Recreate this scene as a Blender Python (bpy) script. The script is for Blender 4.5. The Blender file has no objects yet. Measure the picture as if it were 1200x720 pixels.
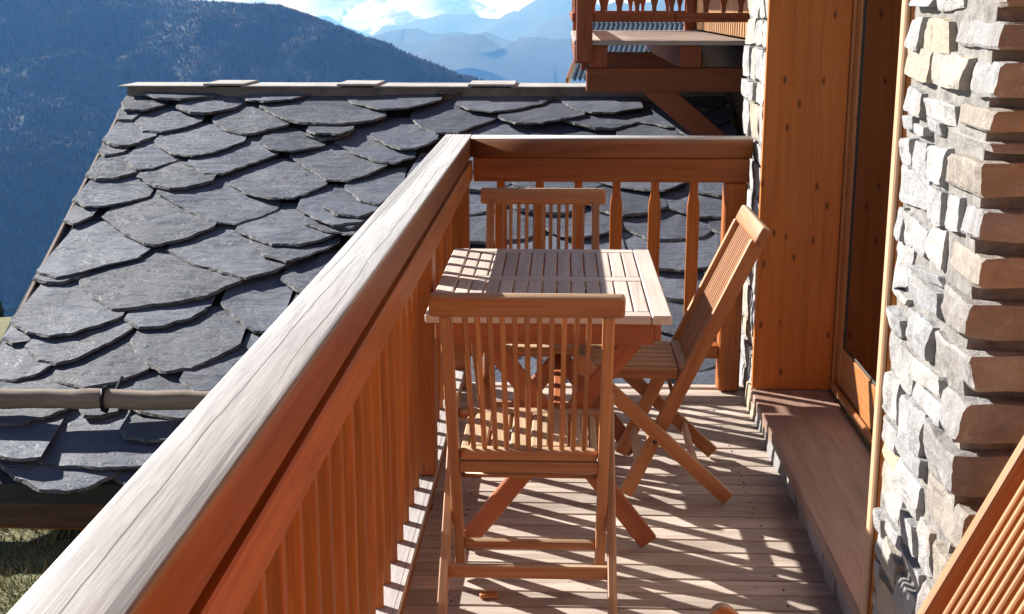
import bpy, bmesh, math, random
import numpy as np
from mathutils import Vector, Matrix, noise as mnoise

R = math.radians
scene = bpy.context.scene
COL = scene.collection

# ------------------------------------------------------------------ camera
CAM_Z, FPX, PITCH, YAW = 1.58, 1500.0, 13.243, 2.267
cam_data = bpy.data.cameras.new('camera')
cam_data.sensor_width = 36.0
cam_data.lens = FPX / 1200.0 * 36.0
cam_data.clip_start = 0.05
cam_data.clip_end = 90000.0
cam = bpy.data.objects.new('camera', cam_data)
cam.location = (0, 0, CAM_Z)
cam.rotation_euler = (R(90 - PITCH), 0, R(YAW))
COL.objects.link(cam)
scene.camera = cam

# ------------------------------------------------------------------ world, sun, exposure
SUN_EL, SUN_ROT = 28.3, -59.0          # sun to the left of the view and a little beyond
world = bpy.data.worlds.new('World')
scene.world = world
world.use_nodes = True
wn = world.node_tree
bg = wn.nodes['Background']
sky = wn.nodes.new('ShaderNodeTexSky')
sky.sky_type = 'NISHITA'
sky.sun_disc = False
sky.sun_elevation = R(SUN_EL)
sky.sun_rotation = R(SUN_ROT)
sky.altitude = 2600
sky.air_density = 1.0
sky.dust_density = 0.15
wn.links.new(sky.outputs[0], bg.inputs[0])
bg.inputs[1].default_value = 0.05
sun_data = bpy.data.lights.new('sun', 'SUN')
sun_data.energy = 5.0
sun_data.angle = R(0.5)
sun_data.color = (1.0, 0.97, 0.93)
sun = bpy.data.objects.new('sun', sun_data)
az = R(SUN_ROT)
to_sun = Vector((math.sin(az) * math.cos(R(SUN_EL)), math.cos(az) * math.cos(R(SUN_EL)), math.sin(R(SUN_EL))))
sun.rotation_euler = to_sun.to_track_quat('Z', 'Y').to_euler()
COL.objects.link(sun)
scene.view_settings.view_transform = 'Standard'
scene.view_settings.look = 'None'
scene.view_settings.gamma = 1.0
scene.view_settings.exposure = 1.24

# ------------------------------------------------------------------ pixel helpers (photograph pixels, 1200 x 720)
MCAM = cam.rotation_euler.to_matrix()
ORI = Vector((0, 0, CAM_Z))
def ray(px, py):
    return MCAM @ Vector((px - 600, -(py - 360), -FPX))
def onplane(px, py, n, p0):
    v = ray(px, py)
    return ORI + v * (n.dot(Vector(p0) - ORI) / n.dot(v))
def on_y(px, py, Y):
    v = ray(px, py)
    return ORI + v * (Y / v.y)
def on_x(px, py, X):
    v = ray(px, py)
    return ORI + v * (X / v.x)

# ------------------------------------------------------------------ material helpers
class NT:
    def __init__(self, name):
        self.m = bpy.data.materials.new(name)
        self.m.use_nodes = True
        self.t = self.m.node_tree
        self.b = self.t.nodes['Principled BSDF']
        self.out = self.t.nodes['Material Output']
    def n(self, typ, **kw):
        nd = self.t.nodes.new(typ)
        for k, v in kw.items():
            setattr(nd, k, v)
        return nd
    def l(self, a, b):
        self.t.links.new(a, b)
    def val(self, sock, v):
        sock.default_value = v
    def math(self, op, a, b=None, clamp=False):
        nd = self.n('ShaderNodeMath', operation=op)
        nd.use_clamp = clamp
        for i, x in enumerate((a, b)):
            if x is None:
                continue
            if isinstance(x, (int, float)):
                nd.inputs[i].default_value = x
            else:
                self.l(x, nd.inputs[i])
        return nd.outputs[0]
    def mix(self, fac, a, b, mode='MIX'):
        nd = self.n('ShaderNodeMix', data_type='RGBA', blend_type=mode)
        for s, x in ((nd.inputs[0], fac), (nd.inputs[6], a), (nd.inputs[7], b)):
            if isinstance(x, (int, float)):
                s.default_value = x
            elif isinstance(x, tuple):
                s.default_value = (*x, 1)
            else:
                self.l(x, s)
        return nd.outputs[2]
    def ramp(self, fac, stops):
        nd = self.n('ShaderNodeValToRGB')
        cr = nd.color_ramp
        while len(cr.elements) < len(stops):
            cr.elements.new(0.5)
        for e, (p, c) in zip(cr.elements, stops):
            e.position = p
            e.color = (*c, 1) if isinstance(c, tuple) else (c, c, c, 1)
        self.l(fac, nd.inputs[0])
        return nd.outputs[0]
    def noise(self, vec, scale, detail=4, rough=0.55, dist=0.0):
        nd = self.n('ShaderNodeTexNoise')
        nd.inputs['Scale'].default_value = scale
        nd.inputs['Detail'].default_value = detail
        nd.inputs['Roughness'].default_value = rough
        nd.inputs['Distortion'].default_value = dist
        if vec is not None:
            self.l(vec, nd.inputs['Vector'])
        return nd.outputs['Fac']
    def coords(self, scale=(1, 1, 1), rnd=True, kind='Object'):
        tc = self.n('ShaderNodeTexCoord')
        v = tc.outputs[kind]
        if rnd:
            oi = self.n('ShaderNodeObjectInfo')
            cb = self.n('ShaderNodeCombineXYZ')
            for i, k in enumerate((37.0, 91.0, 53.0)):
                self.l(self.math('MULTIPLY', oi.outputs['Random'], k), cb.inputs[i])
            ad = self.n('ShaderNodeVectorMath', operation='ADD')
            self.l(v, ad.inputs[0]); self.l(cb.outputs[0], ad.inputs[1])
            v = ad.outputs[0]
        mp = self.n('ShaderNodeMapping')
        mp.inputs['Scale'].default_value = scale
        self.l(v, mp.inputs['Vector'])
        return mp.outputs[0]
    def random(self):
        return self.n('ShaderNodeObjectInfo').outputs['Random']
    def bump(self, h, strength, dist):
        nd = self.n('ShaderNodeBump')
        nd.inputs['Strength'].default_value = strength
        nd.inputs['Distance'].default_value = dist
        self.l(h, nd.inputs['Height'])
        self.l(nd.outputs[0], self.b.inputs['Normal'])

def wood(name, light, dark, rough=0.55, knots=0.0, weather_or_sunlit=None, var=0.25, grain=1.0, bump=0.35, spec=0.4, stain=0.0, wr=(0.05, 0.6), cracks=False):
    """Grain runs along local X of the board."""
    M = NT(name)
    v1 = M.coords((1.3, 16, 16))
    v2 = M.coords((2.2, 95, 95))
    g1 = M.noise(v1, 1.6 * grain, 5, 0.6, 0.9)
    g2 = M.noise(v2, 1.3 * grain, 3, 0.7, 0.2)
    g = M.math('ADD', M.math('MULTIPLY', g1, 0.62), M.math('MULTIPLY', g2, 0.38))
    col = M.ramp(g, [(0.30, dark), (0.50, tuple((a * .6 + b * .4) for a, b in zip(light, dark))), (0.66, light)])
    if knots:
        vk = M.coords((4.2, 9.5, 9.5))
        vo = M.n('ShaderNodeTexVoronoi', voronoi_dimensions='2D')
        vo.inputs['Scale'].default_value = 1.0
        M.l(vk, vo.inputs['Vector'])
        kn = M.ramp(vo.outputs['Distance'], [(0.0, 1.0), (0.035 * knots, 0.85), (0.085 * knots, 0.0)])
        col = M.mix(kn, col, tuple(c * 0.28 for c in dark))
    r = M.random()
    br = M.math('ADD', M.math('MULTIPLY', r, 2 * var), 1.0 - var)
    cb = M.n('ShaderNodeCombineColor')
    for i in range(3):
        M.l(br, cb.inputs[i])
    col = M.mix(1.0, col, cb.outputs[0], 'MULTIPLY')
    if stain:
        ns = M.noise(M.coords((1.0, 1.6, 1.6)), 2.3, 4, 0.6, 0.4)
        col = M.mix(M.math('MULTIPLY', M.ramp(ns, [(0.42, 0.0), (0.68, 1.0)]), stain), col, tuple(c * 0.55 for c in dark))
    if weather_or_sunlit:  # up-facing tint: real weathering on the cap, painted sunlight on the chair teak
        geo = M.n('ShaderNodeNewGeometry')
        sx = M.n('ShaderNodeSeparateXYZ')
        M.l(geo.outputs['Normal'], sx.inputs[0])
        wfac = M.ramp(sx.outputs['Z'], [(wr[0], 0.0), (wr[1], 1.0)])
        g3 = M.noise(M.coords((5.0, 120, 120)), 1.5, 4, 0.75, 0.3)
        wcol = M.mix(M.ramp(M.math('ADD', M.math('MULTIPLY', g, 0.5), M.math('MULTIPLY', g3, 0.5)), [(0.38, 0.0), (0.60, 1.0)]), tuple(c * 0.60 for c in weather_or_sunlit), weather_or_sunlit)
        ck = M.noise(M.coords((0.25, 30, 30)), 1.1, 2, 0.5, 0.15)
        crack = M.ramp(ck, [(0.385, 1.0), (0.400, 0.0)])
        wcol = M.mix(M.math('MULTIPLY', crack, 0.6), wcol, tuple(c * 0.3 for c in weather_or_sunlit))
        if cracks:
            tc = M.n('ShaderNodeTexCoord')
            sp = M.n('ShaderNodeSeparateXYZ')
            M.l(tc.outputs['Object'], sp.inputs[0])
            for off, sc, amp, lo in ((0.008, 1.3, 0.030, 0.47), (-0.028, 2.1, 0.024, 0.52), (0.034, 1.7, 0.022, 0.50)):
                cx_ = M.n('ShaderNodeCombineXYZ')
                M.l(sp.outputs[0], cx_.inputs[0]); cx_.inputs[1].default_value = off * 900
                wob = M.noise(cx_.outputs[0], sc, 5, 0.55)
                dist = M.math('ABSOLUTE', M.math('SUBTRACT', sp.outputs[1], M.math('ADD', M.math('MULTIPLY', M.math('SUBTRACT', wob, 0.5), amp), off)))
                line = M.ramp(M.math('MULTIPLY', dist, 400.0), [(0.30, 1.0), (0.55, 0.0)])
                seg = M.ramp(M.noise(cx_.outputs[0], 0.55, 1, 0.5), [(lo, 0.0), (lo + 0.03, 1.0)])
                wcol = M.mix(M.math('MULTIPLY', M.math('MULTIPLY', line, seg), 0.8), wcol, (0.07, 0.055, 0.045))
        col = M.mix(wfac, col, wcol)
    M.l(col, M.b.inputs['Base Color'])
    M.val(M.b.inputs['Roughness'], rough)
    M.val(M.b.inputs['Specular IOR Level'], spec)
    M.bump(g, bump, 0.002)
    return M.m

def plain(name, col, rough=0.6, metal=0.0, scale=9.0, amt=0.25, bump=0.15, dist=0.004):
    M = NT(name)
    n = M.noise(M.coords((1, 1, 1)), scale, 5, 0.6)
    c = M.mix(M.ramp(n, [(0.3, 0.0), (0.7, 1.0)]), tuple(x * (1 - amt) for x in col), tuple(min(1, x * (1 + amt)) for x in col))
    M.l(c, M.b.inputs['Base Color'])
    M.val(M.b.inputs['Roughness'], rough)
    M.val(M.b.inputs['Metallic'], metal)
    M.bump(n, bump, dist)
    return M.m

MAT = {}
MAT['rail'] = wood('rail_larch', (0.41, 0.125, 0.020), (0.18, 0.040, 0.006), 0.5, knots=0.5, var=0.16)
MAT['cap'] = wood('cap_larch', (0.30, 0.100, 0.028), (0.15, 0.042, 0.010), 0.55, knots=0.35, weather_or_sunlit=(0.56, 0.53, 0.515), var=0.06, bump=0.7, cracks=True)
MAT['baluster'] = wood('baluster_larch', (0.46, 0.148, 0.022), (0.20, 0.050, 0.007), 0.5, var=0.2)
MAT['lining'] = wood('lining_spruce', (0.60, 0.212, 0.043), (0.40, 0.115, 0.021), 0.45, knots=1.0, var=0.08, grain=0.8)
MAT['frame'] = wood('door_frame_larch', (0.46, 0.20, 0.07), (0.28, 0.10, 0.03), 0.45, knots=0.4, var=0.08)
MAT['teak'] = wood('chair_teak', (0.50, 0.225, 0.090), (0.27, 0.090, 0.028), 0.5, var=0.2, weather_or_sunlit=(0.60, 0.42, 0.27), wr=(0.25, 0.95))  # sunlit cream put into the colour of up-facing chair faces
MAT['teak_grey'] = wood('table_teak', (0.66, 0.565, 0.505), (0.41, 0.325, 0.28), 0.6, var=0.13)
MAT['teak_red'] = wood('table_leg_teak', (0.40, 0.13, 0.05), (0.24, 0.065, 0.022), 0.5, var=0.15)
MAT['deck'] = wood('deck_larch', (0.58, 0.50, 0.435), (0.27, 0.205, 0.165), 0.7, knots=0.35, var=0.16, bump=0.5, stain=0.35)
MAT['step'] = wood('step_larch', (0.39, 0.255, 0.195), (0.23, 0.125, 0.09), 0.6, knots=0.3, var=0.05, stain=0.3)
MAT['dark_wood'] = wood('dark_larch', (0.15, 0.075, 0.04), (0.06, 0.03, 0.016), 0.7, var=0.15)
MAT['red_wood'] = wood('balcony_larch', (0.30, 0.080, 0.024), (0.15, 0.032, 0.009), 0.55, knots=0.4, var=0.15)
MAT['bright_wood'] = wood('chalet_larch', (0.50, 0.27, 0.11), (0.33, 0.15, 0.055), 0.6, var=0.15)
MAT['pale_wood'] = wood('pale_larch_edge', (0.62, 0.40, 0.25), (0.46, 0.27, 0.15), 0.6, var=0.05)
MAT['pole'] = wood('pole_grey_wood', (0.36, 0.29, 0.23), (0.17, 0.12, 0.09), 0.8, var=0.05, grain=1.4)
MAT['ridge'] = plain('ridge_mortar', (0.20, 0.165, 0.14), 0.9, scale=7, amt=0.3, bump=0.4)
MAT['ridge_stone'] = plain('ridge_flagstone', (0.42, 0.40, 0.37), 0.8, scale=6, amt=0.25, bump=0.3)
MAT['iron'] = plain('black_iron', (0.025, 0.025, 0.028), 0.5, 0.7)
MAT['zinc'] = plain('blue_grey_sheet_metal', (0.30, 0.36, 0.42), 0.35, 0.6)
MAT['plaster'] = plain('pale_plaster', (0.62, 0.58, 0.52), 0.9)
MAT['rubber'] = plain('dark_seal', (0.02, 0.02, 0.02), 0.6)
MAT['room'] = plain('dim_room_wall', (0.42, 0.29, 0.19), 0.9)

def slate_mat():
    M = NT('slate')
    v = M.coords((1, 1, 1))
    n1 = M.noise(v, 3.0, 6, 0.62, 0.6)
    n2 = M.noise(M.coords((2.2, 9, 9)), 2.0, 6, 0.7, 1.4)
    c = M.ramp(n1, [(0.28, (0.056, 0.066, 0.092)), (0.52, (0.092, 0.105, 0.138)), (0.75, (0.145, 0.16, 0.198))])
    r = M.random()
    br = M.math('ADD', M.math('MULTIPLY', r, 0.62), 0.72)
    cb = M.n('ShaderNodeCombineColor')
    for i in range(3):
        M.l(br, cb.inputs[i])
    c = M.mix(1.0, c, cb.outputs[0], 'MULTIPLY')
    lich = M.ramp(M.noise(v, 9.0, 5, 0.7), [(0.68, 0.0), (0.78, 0.35)])
    c = M.mix(lich, c, (0.30, 0.28, 0.25))
    rusty = M.ramp(M.noise(v, 2.2, 5, 0.65, 0.8), [(0.56, 0.0), (0.72, 0.30)])
    c = M.mix(rusty, c, (0.15, 0.125, 0.10))
    M.l(c, M.b.inputs['Base Color'])
    M.val(M.b.inputs['Roughness'], 0.55)
    M.val(M.b.inputs['Specular IOR Level'], 0.45)
    h = M.math('ADD', M.math('MULTIPLY', n1, 0.6), M.math('MULTIPLY', n2, 0.7))
    n3 = M.noise(v, 1.6, 3, 0.5, 0.3)
    h = M.math('ADD', h, M.math('MULTIPLY', n3, 1.6))
    M.bump(h, 0.75, 0.035)
    return M.m
MAT['slate'] = slate_mat()

def slate_edge():
    M = NT('slate_broken_edge')
    n1 = M.noise(M.coords((1, 1, 1), False), 22.0, 4, 0.7)
    c = M.ramp(n1, [(0.35, (0.05, 0.05, 0.055)), (0.6, (0.16, 0.155, 0.15)), (0.75, (0.34, 0.32, 0.29))])
    M.l(c, M.b.inputs['Base Color'])
    M.val(M.b.inputs['Roughness'], 0.85)
    M.bump(n1, 0.6, 0.02)
    return M.m
MAT['slate_edge'] = slate_edge()

def stone_mat():
    M = NT('field_stone')
    v = M.coords((1, 1, 1))
    n1 = M.noise(v, 9.0, 7, 0.68, 0.5)
    n2 = M.noise(v, 42.0, 5, 0.7)
    r = M.random()
    base = M.ramp(r, [(0.0, (0.33, 0.33, 0.34)), (0.22, (0.42, 0.41, 0.40)), (0.42, (0.30, 0.31, 0.325)), (0.60, (0.42, 0.40, 0.375)),
                      (0.76, (0.37, 0.375, 0.39)), (0.95, (0.46, 0.37, 0.24)), (1.0, (0.38, 0.33, 0.29))])
    c = M.mix(M.ramp(n1, [(0.36, 0.55), (0.58, 0.0)]), base, (0.19, 0.18, 0.175))
    c = M.mix(M.ramp(n2, [(0.56, 0.0), (0.76, 0.4)]), c, (0.55, 0.54, 0.53))
    rust = M.noise(v, 4.0, 4, 0.6)
    c = M.mix(M.ramp(rust, [(0.60, 0.0), (0.74, 0.45)]), c, (0.40, 0.25, 0.12))
    M.l(c, M.b.inputs['Base Color'])
    M.val(M.b.inputs['Roughness'], 0.9)
    M.bump(M.math('ADD', n1, M.math('MULTIPLY', n2, 0.4)), 0.8, 0.02)
    return M.m
MAT['stone'] = stone_mat()

def brown_stone_mat():
    M = NT('quoin_stone')
    v = M.coords((1, 1, 1))
    n1 = M.noise(v, 12.0, 7, 0.7, 0.4)
    r = M.random()
    base = M.ramp(r, [(0.0, (0.31, 0.305, 0.31)), (0.35, (0.25, 0.24, 0.24)), (0.70, (0.33, 0.285, 0.235)), (1.0, (0.33, 0.33, 0.34))])
    c = M.mix(M.ramp(n1, [(0.34, 0.5), (0.6, 0.0)]), base, (0.16, 0.13, 0.115))
    c = M.mix(M.ramp(M.noise(v, 45.0, 4, 0.7), [(0.55, 0.0), (0.78, 0.45)]), c, (0.60, 0.58, 0.56))
    M.l(c, M.b.inputs['Base Color'])
    M.val(M.b.inputs['Roughness'], 0.9)
    M.bump(n1, 0.8, 0.02)
    return M.m
MAT['quoin'] = brown_stone_mat()
MAT['mortar'] = plain('lime_mortar', (0.22, 0.205, 0.19), 0.95, scale=30, amt=0.35, bump=0.9, dist=0.012)

def glass_mat():
    M = NT('window_glass')
    g = M.n('ShaderNodeBsdfGlossy'); g.inputs['Roughness'].default_value = 0.015
    g.inputs['Color'].default_value = (0.95, 0.95, 0.95, 1)
    t = M.n('ShaderNodeBsdfTransparent'); t.inputs['Color'].default_value = (0.86, 0.9, 0.88, 1)
    fr = M.n('ShaderNodeFresnel'); fr.inputs['IOR'].default_value = 3.0
    mx = M.n('ShaderNodeMixShader')
    M.l(fr.outputs[0], mx.inputs[0]); M.l(t.outputs[0], mx.inputs[1]); M.l(g.outputs[0], mx.inputs[2])
    M.l(mx.outputs[0], M.out.inputs['Surface'])
    return M.m
MAT['glass'] = glass_mat()

# ------------------------------------------------------------------ object helpers
def link(o, parent=None):
    COL.objects.link(o)
    if parent is not None:
        o.parent = parent
    return o
def mesh_from_bm(name, bm, mats, smooth=False):
    me = bpy.data.meshes.new(name)
    bmesh.ops.recalc_face_normals(bm, faces=bm.faces[:])
    bm.to_mesh(me); bm.free()
    for m in (mats if isinstance(mats, (list, tuple)) else [mats]):
        me.materials.append(m)
    if smooth:
        for p in me.polygons:
            p.use_smooth = True
    return me
def obj(name, me, parent=None, M=None):
    o = bpy.data.objects.new(name, me)
    link(o, parent)
    if M is not None:
        o.matrix_basis = M
    return o
def thing(name, label, cat, loc=(0, 0, 0), rz=0.0, group=None):
    o = bpy.data.objects.new(name, None)
    o.empty_display_size = 0.1
    link(o)
    o.location = loc
    o.rotation_euler = (0, 0, rz)
    tag(o, label, cat, group)
    return o
def tag(o, label=None, cat=None, group=None, kind=None):
    if label: o['label'] = label
    if cat: o['category'] = cat
    if group: o['group'] = group
    if kind: o['kind'] = kind
    return o

_boxcache = {}
def box_mesh(L, W, T, mat, bev, seg=2, smooth=False):
    key = (round(L, 4), round(W, 4), round(T, 4), mat.name, bev, seg)
    if key in _boxcache:
        return _boxcache[key]
    bm = bmesh.new()
    bmesh.ops.create_cube(bm, size=1.0)
    for v in bm.verts:
        v.co = Vector((v.co.x * L, v.co.y * W, v.co.z * T))
    if bev > 0:
        bmesh.ops.bevel(bm, geom=bm.edges[:], offset=min(bev, 0.45 * min(L, W, T)), segments=seg, affect='EDGES', profile=0.5)
    me = mesh_from_bm('board', bm, mat, smooth)
    _boxcache[key] = me
    return me
def frame_matrix(a, b, wdir):
    x = (b - a).normalized()
    y = (wdir - x * wdir.dot(x)).normalized()
    z = x.cross(y)
    M = Matrix((x, y, z)).transposed().to_4x4()
    M.translation = (a + b) / 2
    return M
def round_bar_mesh(L, W, T, mat):
    key = ('rb', round(L, 4), W, T, mat.name)
    if key in _boxcache:
        return _boxcache[key]
    pts = [(-L / 2, -W / 2), (L / 2 - W / 2, -W / 2)] + [(L / 2 - W / 2 + W / 2 * math.sin(t), -W / 2 * math.cos(t)) for t in (.4, .8, 1.2, 1.57, 1.95, 2.35, 2.75)] + [(L / 2 - W / 2, W / 2), (-L / 2, W / 2)]
    bm = bmesh.new()
    f = bm.faces.new([bm.verts.new((x, y, -T / 2)) for x, y in pts])
    e = bmesh.ops.extrude_face_region(bm, geom=[f])
    bmesh.ops.translate(bm, vec=(0, 0, T), verts=[v for v in e['geom'] if isinstance(v, bmesh.types.BMVert)])
    bmesh.ops.recalc_face_normals(bm, faces=bm.faces[:])
    es = [e for e in bm.edges if abs(e.verts[0].co.z - e.verts[1].co.z) < 1e-6]
    bmesh.ops.bevel(bm, geom=es, offset=0.003, segments=1, affect='EDGES')
    _boxcache[key] = mesh_from_bm('leg', bm, mat)
    return _boxcache[key]
def board(name, a, b, W, T, mat, parent, wdir, bev=0.004, seg=1, smooth=False):
    """A board from a to b (centre line), W wide along wdir, T thick."""
    a, b, wdir = Vector(a), Vector(b), Vector(wdir)
    return obj(name, box_mesh((b - a).length, W, T, mat, bev, seg, smooth), parent, frame_matrix(a, b, wdir))
def abox(name, x0, x1, y0, y1, z0, z1, mat, parent=None, bev=0.004, seg=1, along=None, smooth=False):
    c = Vector(((x0 + x1) / 2, (y0 + y1) / 2, (z0 + z1) / 2))
    d = [x1 - x0, y1 - y0, z1 - z0]
    k = 'xyz'.index(along) if along else d.index(max(d))
    ax = Vector((0, 0, 0)); ax[k] = d[k] / 2
    j, i = [(1, 2), (0, 2), (0, 1)][k]
    wd = Vector((0, 0, 0)); wd[j] = 1
    return board(name, c - ax, c + ax, d[j], d[i], mat, parent, wd, bev, seg, smooth)
def tube(name, pts, r, mat, parent, n=10, smooth=True):
    pts = [Vector(p) for p in pts]
    bm = bmesh.new()
    rings = []
    for i, p in enumerate(pts):
        d = (pts[min(i + 1, len(pts) - 1)] - pts[max(i - 1, 0)]).normalized()
        s = d.cross(Vector((0, 0, 1)) if abs(d.z) < 0.9 else Vector((1, 0, 0))).normalized()
        u = s.cross(d)
        rr = r[i] if isinstance(r, (list, tuple)) else r
        rings.append([bm.verts.new(p + (s * math.cos(2 * math.pi * k / n) + u * math.sin(2 * math.pi * k / n)) * rr) for k in range(n)])
    for a, b in zip(rings, rings[1:]):
        for k in range(n):
            bm.faces.new((a[k], a[(k + 1) % n], b[(k + 1) % n], b[k]))
    bm.faces.new(rings[0]); bm.faces.new(rings[-1])
    return obj(name, mesh_from_bm(name, bm, mat, smooth), parent)

# ================================================================== TERRAIN AND MOUNTAINS
def fbm(x, y, s, o=5):
    return mnoise.fractal(Vector((x * s, y * s, 3.7)), 0.9, 2.1, o)
def ground_z(x, y):
    z = -0.93 - 0.17 * max(0, y - 6.2) * min(1, 0.35 + max(0, y - 6.2) / 14)
    z += 0.05 * fbm(x, y, 0.35, 3)
    if x < -3.5:
        z -= 0.05 * (-3.5 - x)
    if y > 24:
        z -= 0.42 * (y - 24)
    return max(z, -900 + 40 * fbm(x, y, 0.0006, 3))
def grid_mesh(name, xs, ys, fn, mat, smooth=True):
    verts = [(x, y, fn(x, y)) for y in ys for x in xs]
    nx = len(xs)
    faces = [(j * nx + i, j * nx + i + 1, (j + 1) * nx + i + 1, (j + 1) * nx + i) for j in range(len(ys) - 1) for i in range(nx - 1)]
    me = bpy.data.meshes.new(name)
    me.from_pydata(verts, [], faces)
    me.materials.append(mat)
    if smooth:
        for p in me.polygons:
            p.use_smooth = True
    return me
def grass_mat():
    M = NT('dry_grass')
    v = M.coords((1, 1, 1), False)
    n1 = M.noise(v, 3.5, 6, 0.65)
    n2 = M.noise(v, 22.0, 5, 0.7)
    c = M.ramp(n1, [(0.32, (0.13, 0.14, 0.06)), (0.5, (0.22, 0.21, 0.10)), (0.7, (0.32, 0.29, 0.16))])
    c = M.mix(M.ramp(n2, [(0.30, 0.85), (0.45, 0.0)]), c, (0.06, 0.05, 0.03))
    # meadow near the houses, wooded land farther down the valley
    tc = M.n('ShaderNodeTexCoord')
    ln = M.n('ShaderNodeVectorMath', operation='LENGTH')
    M.l(tc.outputs['Object'], ln.inputs[0])
    far = M.math('MULTIPLY', M.math('SUBTRACT', ln.outputs['Value'], 60.0), 0.01, True)
    c = M.mix(far, c, (0.04, 0.05, 0.026))
    M.l(c, M.b.inputs['Base Color'])
    M.val(M.b.inputs['Roughness'], 0.95)
    M.bump(n2, 0.9, 0.08)
    return M.m
MAT['grass'] = grass_mat()
def spaced(lo, hi, n, p):
    return [lo + (hi - lo) * (i / (n - 1)) ** p for i in range(n)]
gx = sorted(set([-x for x in spaced(0.0, 40000, 60, 4.5)] + spaced(0.0, 40000, 60, 4.5)))
gy = [-x for x in spaced(0.5, 3000, 14, 3)][::-1] + spaced(0.0, 60000, 110, 4.5)
ground = obj('ground', grid_mesh('ground', gx, gy, ground_z, MAT['grass']))
tag(ground, kind='structure')

def rock_forest_mat():
    M = NT('forest_floor')
    n = M.noise(M.coords((1, 1, 1), False), 0.006, 6, 0.6)
    c = M.ramp(n, [(0.35, (0.020, 0.028, 0.016)), (0.55, (0.026, 0.030, 0.017)), (0.7, (0.035, 0.030, 0.018))])
    M.l(c, M.b.inputs['Base Color'])
    M.val(M.b.inputs['Roughness'], 1.0)
    return M.m
MAT['hill'] = rock_forest_mat()

def ridge_interp(pts, px):
    for (a, ya), (b, yb) in zip(pts, pts[1:]):
        if a <= px <= b:
            return ya + (yb - ya) * (px - a) / (b - a)
    return pts[0][1] if px < pts[0][0] else pts[-1][1]
def mountain(name, pts, Yr, Yb, zb, mat, nu=120, nt=40, rough=1.0, crest=0.0):
    """Ridge line seen at distance Yr, flank falling towards the viewer to (Yb, zb) and away behind."""
    p0, p1 = pts[0][0], pts[-1][0]
    rid = []
    for i in range(nu):
        px = p0 + (p1 - p0) * i / (nu - 1)
        q = on_y(px, ridge_interp(pts, px), Yr)
        q.z += crest * fbm(q.x, 0, 6.0 / Yr, 4)
        rid.append(q)
    def f(u, t):
        k = min(max(u, 0), 1) * (nu - 1)
        i = min(int(k), nu - 2)
        q = rid[i].lerp(rid[i + 1], k - i)
        if t <= 1:
            y = Yr + (Yb - Yr) * t
            z = q.z + (zb - q.z) * (t ** 1.15)
        else:
            y = Yr + (t - 1) * Yr * 0.4
            z = q.z - (t - 1) * abs(zb) * 1.6
        fade = min(1, abs(t) * 5) if t <= 1 else min(1, (t - 1) * 5)
        z += rough * fade * (0.03 * Yr) * fbm(q.x, y, 7.0 / Yr, 6)
        return Vector((q.x * (y / Yr) ** 0.5 if False else q.x, y, z))
    ts = [1 - j / nt for j in range(nt + 1)] + [1 + 0.25 * j for j in range(1, 5)]
    order = [1 - j / nt for j in range(nt + 1)] + [1.0 + 0.25 * j for j in range(1, 5)]
    verts, rows = [], []
    seq = [t for t in order[:nt + 1]] + [t for t in order[nt + 1:]]
    for t in seq:
        verts += [f(i / (nu - 1), t)[:] for i in range(nu)]
    nr = len(seq)
    faces = [(j * nu + i, j * nu + i + 1, (j + 1) * nu + i + 1, (j + 1) * nu + i) for j in range(nr - 1) for i in range(nu - 1)]
    me = bpy.data.meshes.new(name)
    me.from_pydata(verts, [], faces)
    me.materials.append(mat)
    for p in me.polygons:
        p.use_smooth = True
    o = obj(name, me)
    tag(o, kind='structure')
    return f

near_ridge = [(-700, -150), (-300, -80), (0, -38), (120, -18), (210, -2), (290, 6), (340, 16), (390, 30), (430, 44), (470, 59), (510, 74), (540, 87),
              (570, 96), (600, 103), (660, 110), (740, 122), (900, 150)]
hill_f = mountain('forested_mountain', near_ridge, 4200, 2100, -620, MAT['hill'], nu=420, nt=130, crest=8)
far_a = [(380, 130), (430, 80), (480, 52), (520, 41), (560, 30), (600, 22), (640, 14), (680, 9), (760, 2), (900, -10), (1200, -20)]
mountain('far_mountain', far_a, 34000, 13000, -920, MAT['hill'], nu=90, nt=24, crest=40)
far_b = [(560, 128), (620, 102), (650, 90), (675, 82), (720, 72), (800, 60), (1000, 40)]
mountain('near_far_mountain'.replace('near_far', 'lower_far'), far_b, 26000, 9000, -920, MAT['hill'], nu=60, nt=20, crest=30)
far_c = [(-400, -6), (150, 4), (300, 8), (360, 12), (420, 6), (470, 14), (520, 9), (570, 12), (620, 6), (680, 10), (760, 6), (1000, 2), (1400, -10)]
def snow_mat():
    M = NT('snowy_rock')
    v = M.coords((1, 1, 1), False)
    n = M.noise(v, 0.0011, 6, 0.65)
    c = M.ramp(n, [(0.40, (0.16, 0.15, 0.15)), (0.50, (0.85, 0.85, 0.86))])
    M.l(c, M.b.inputs['Base Color'])
    return M.m
MAT['snow'] = snow_mat()
mountain('snowy_mountain', far_c, 47000, 39000, -700, MAT['snow'], nu=120, nt=24, crest=90)

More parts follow.
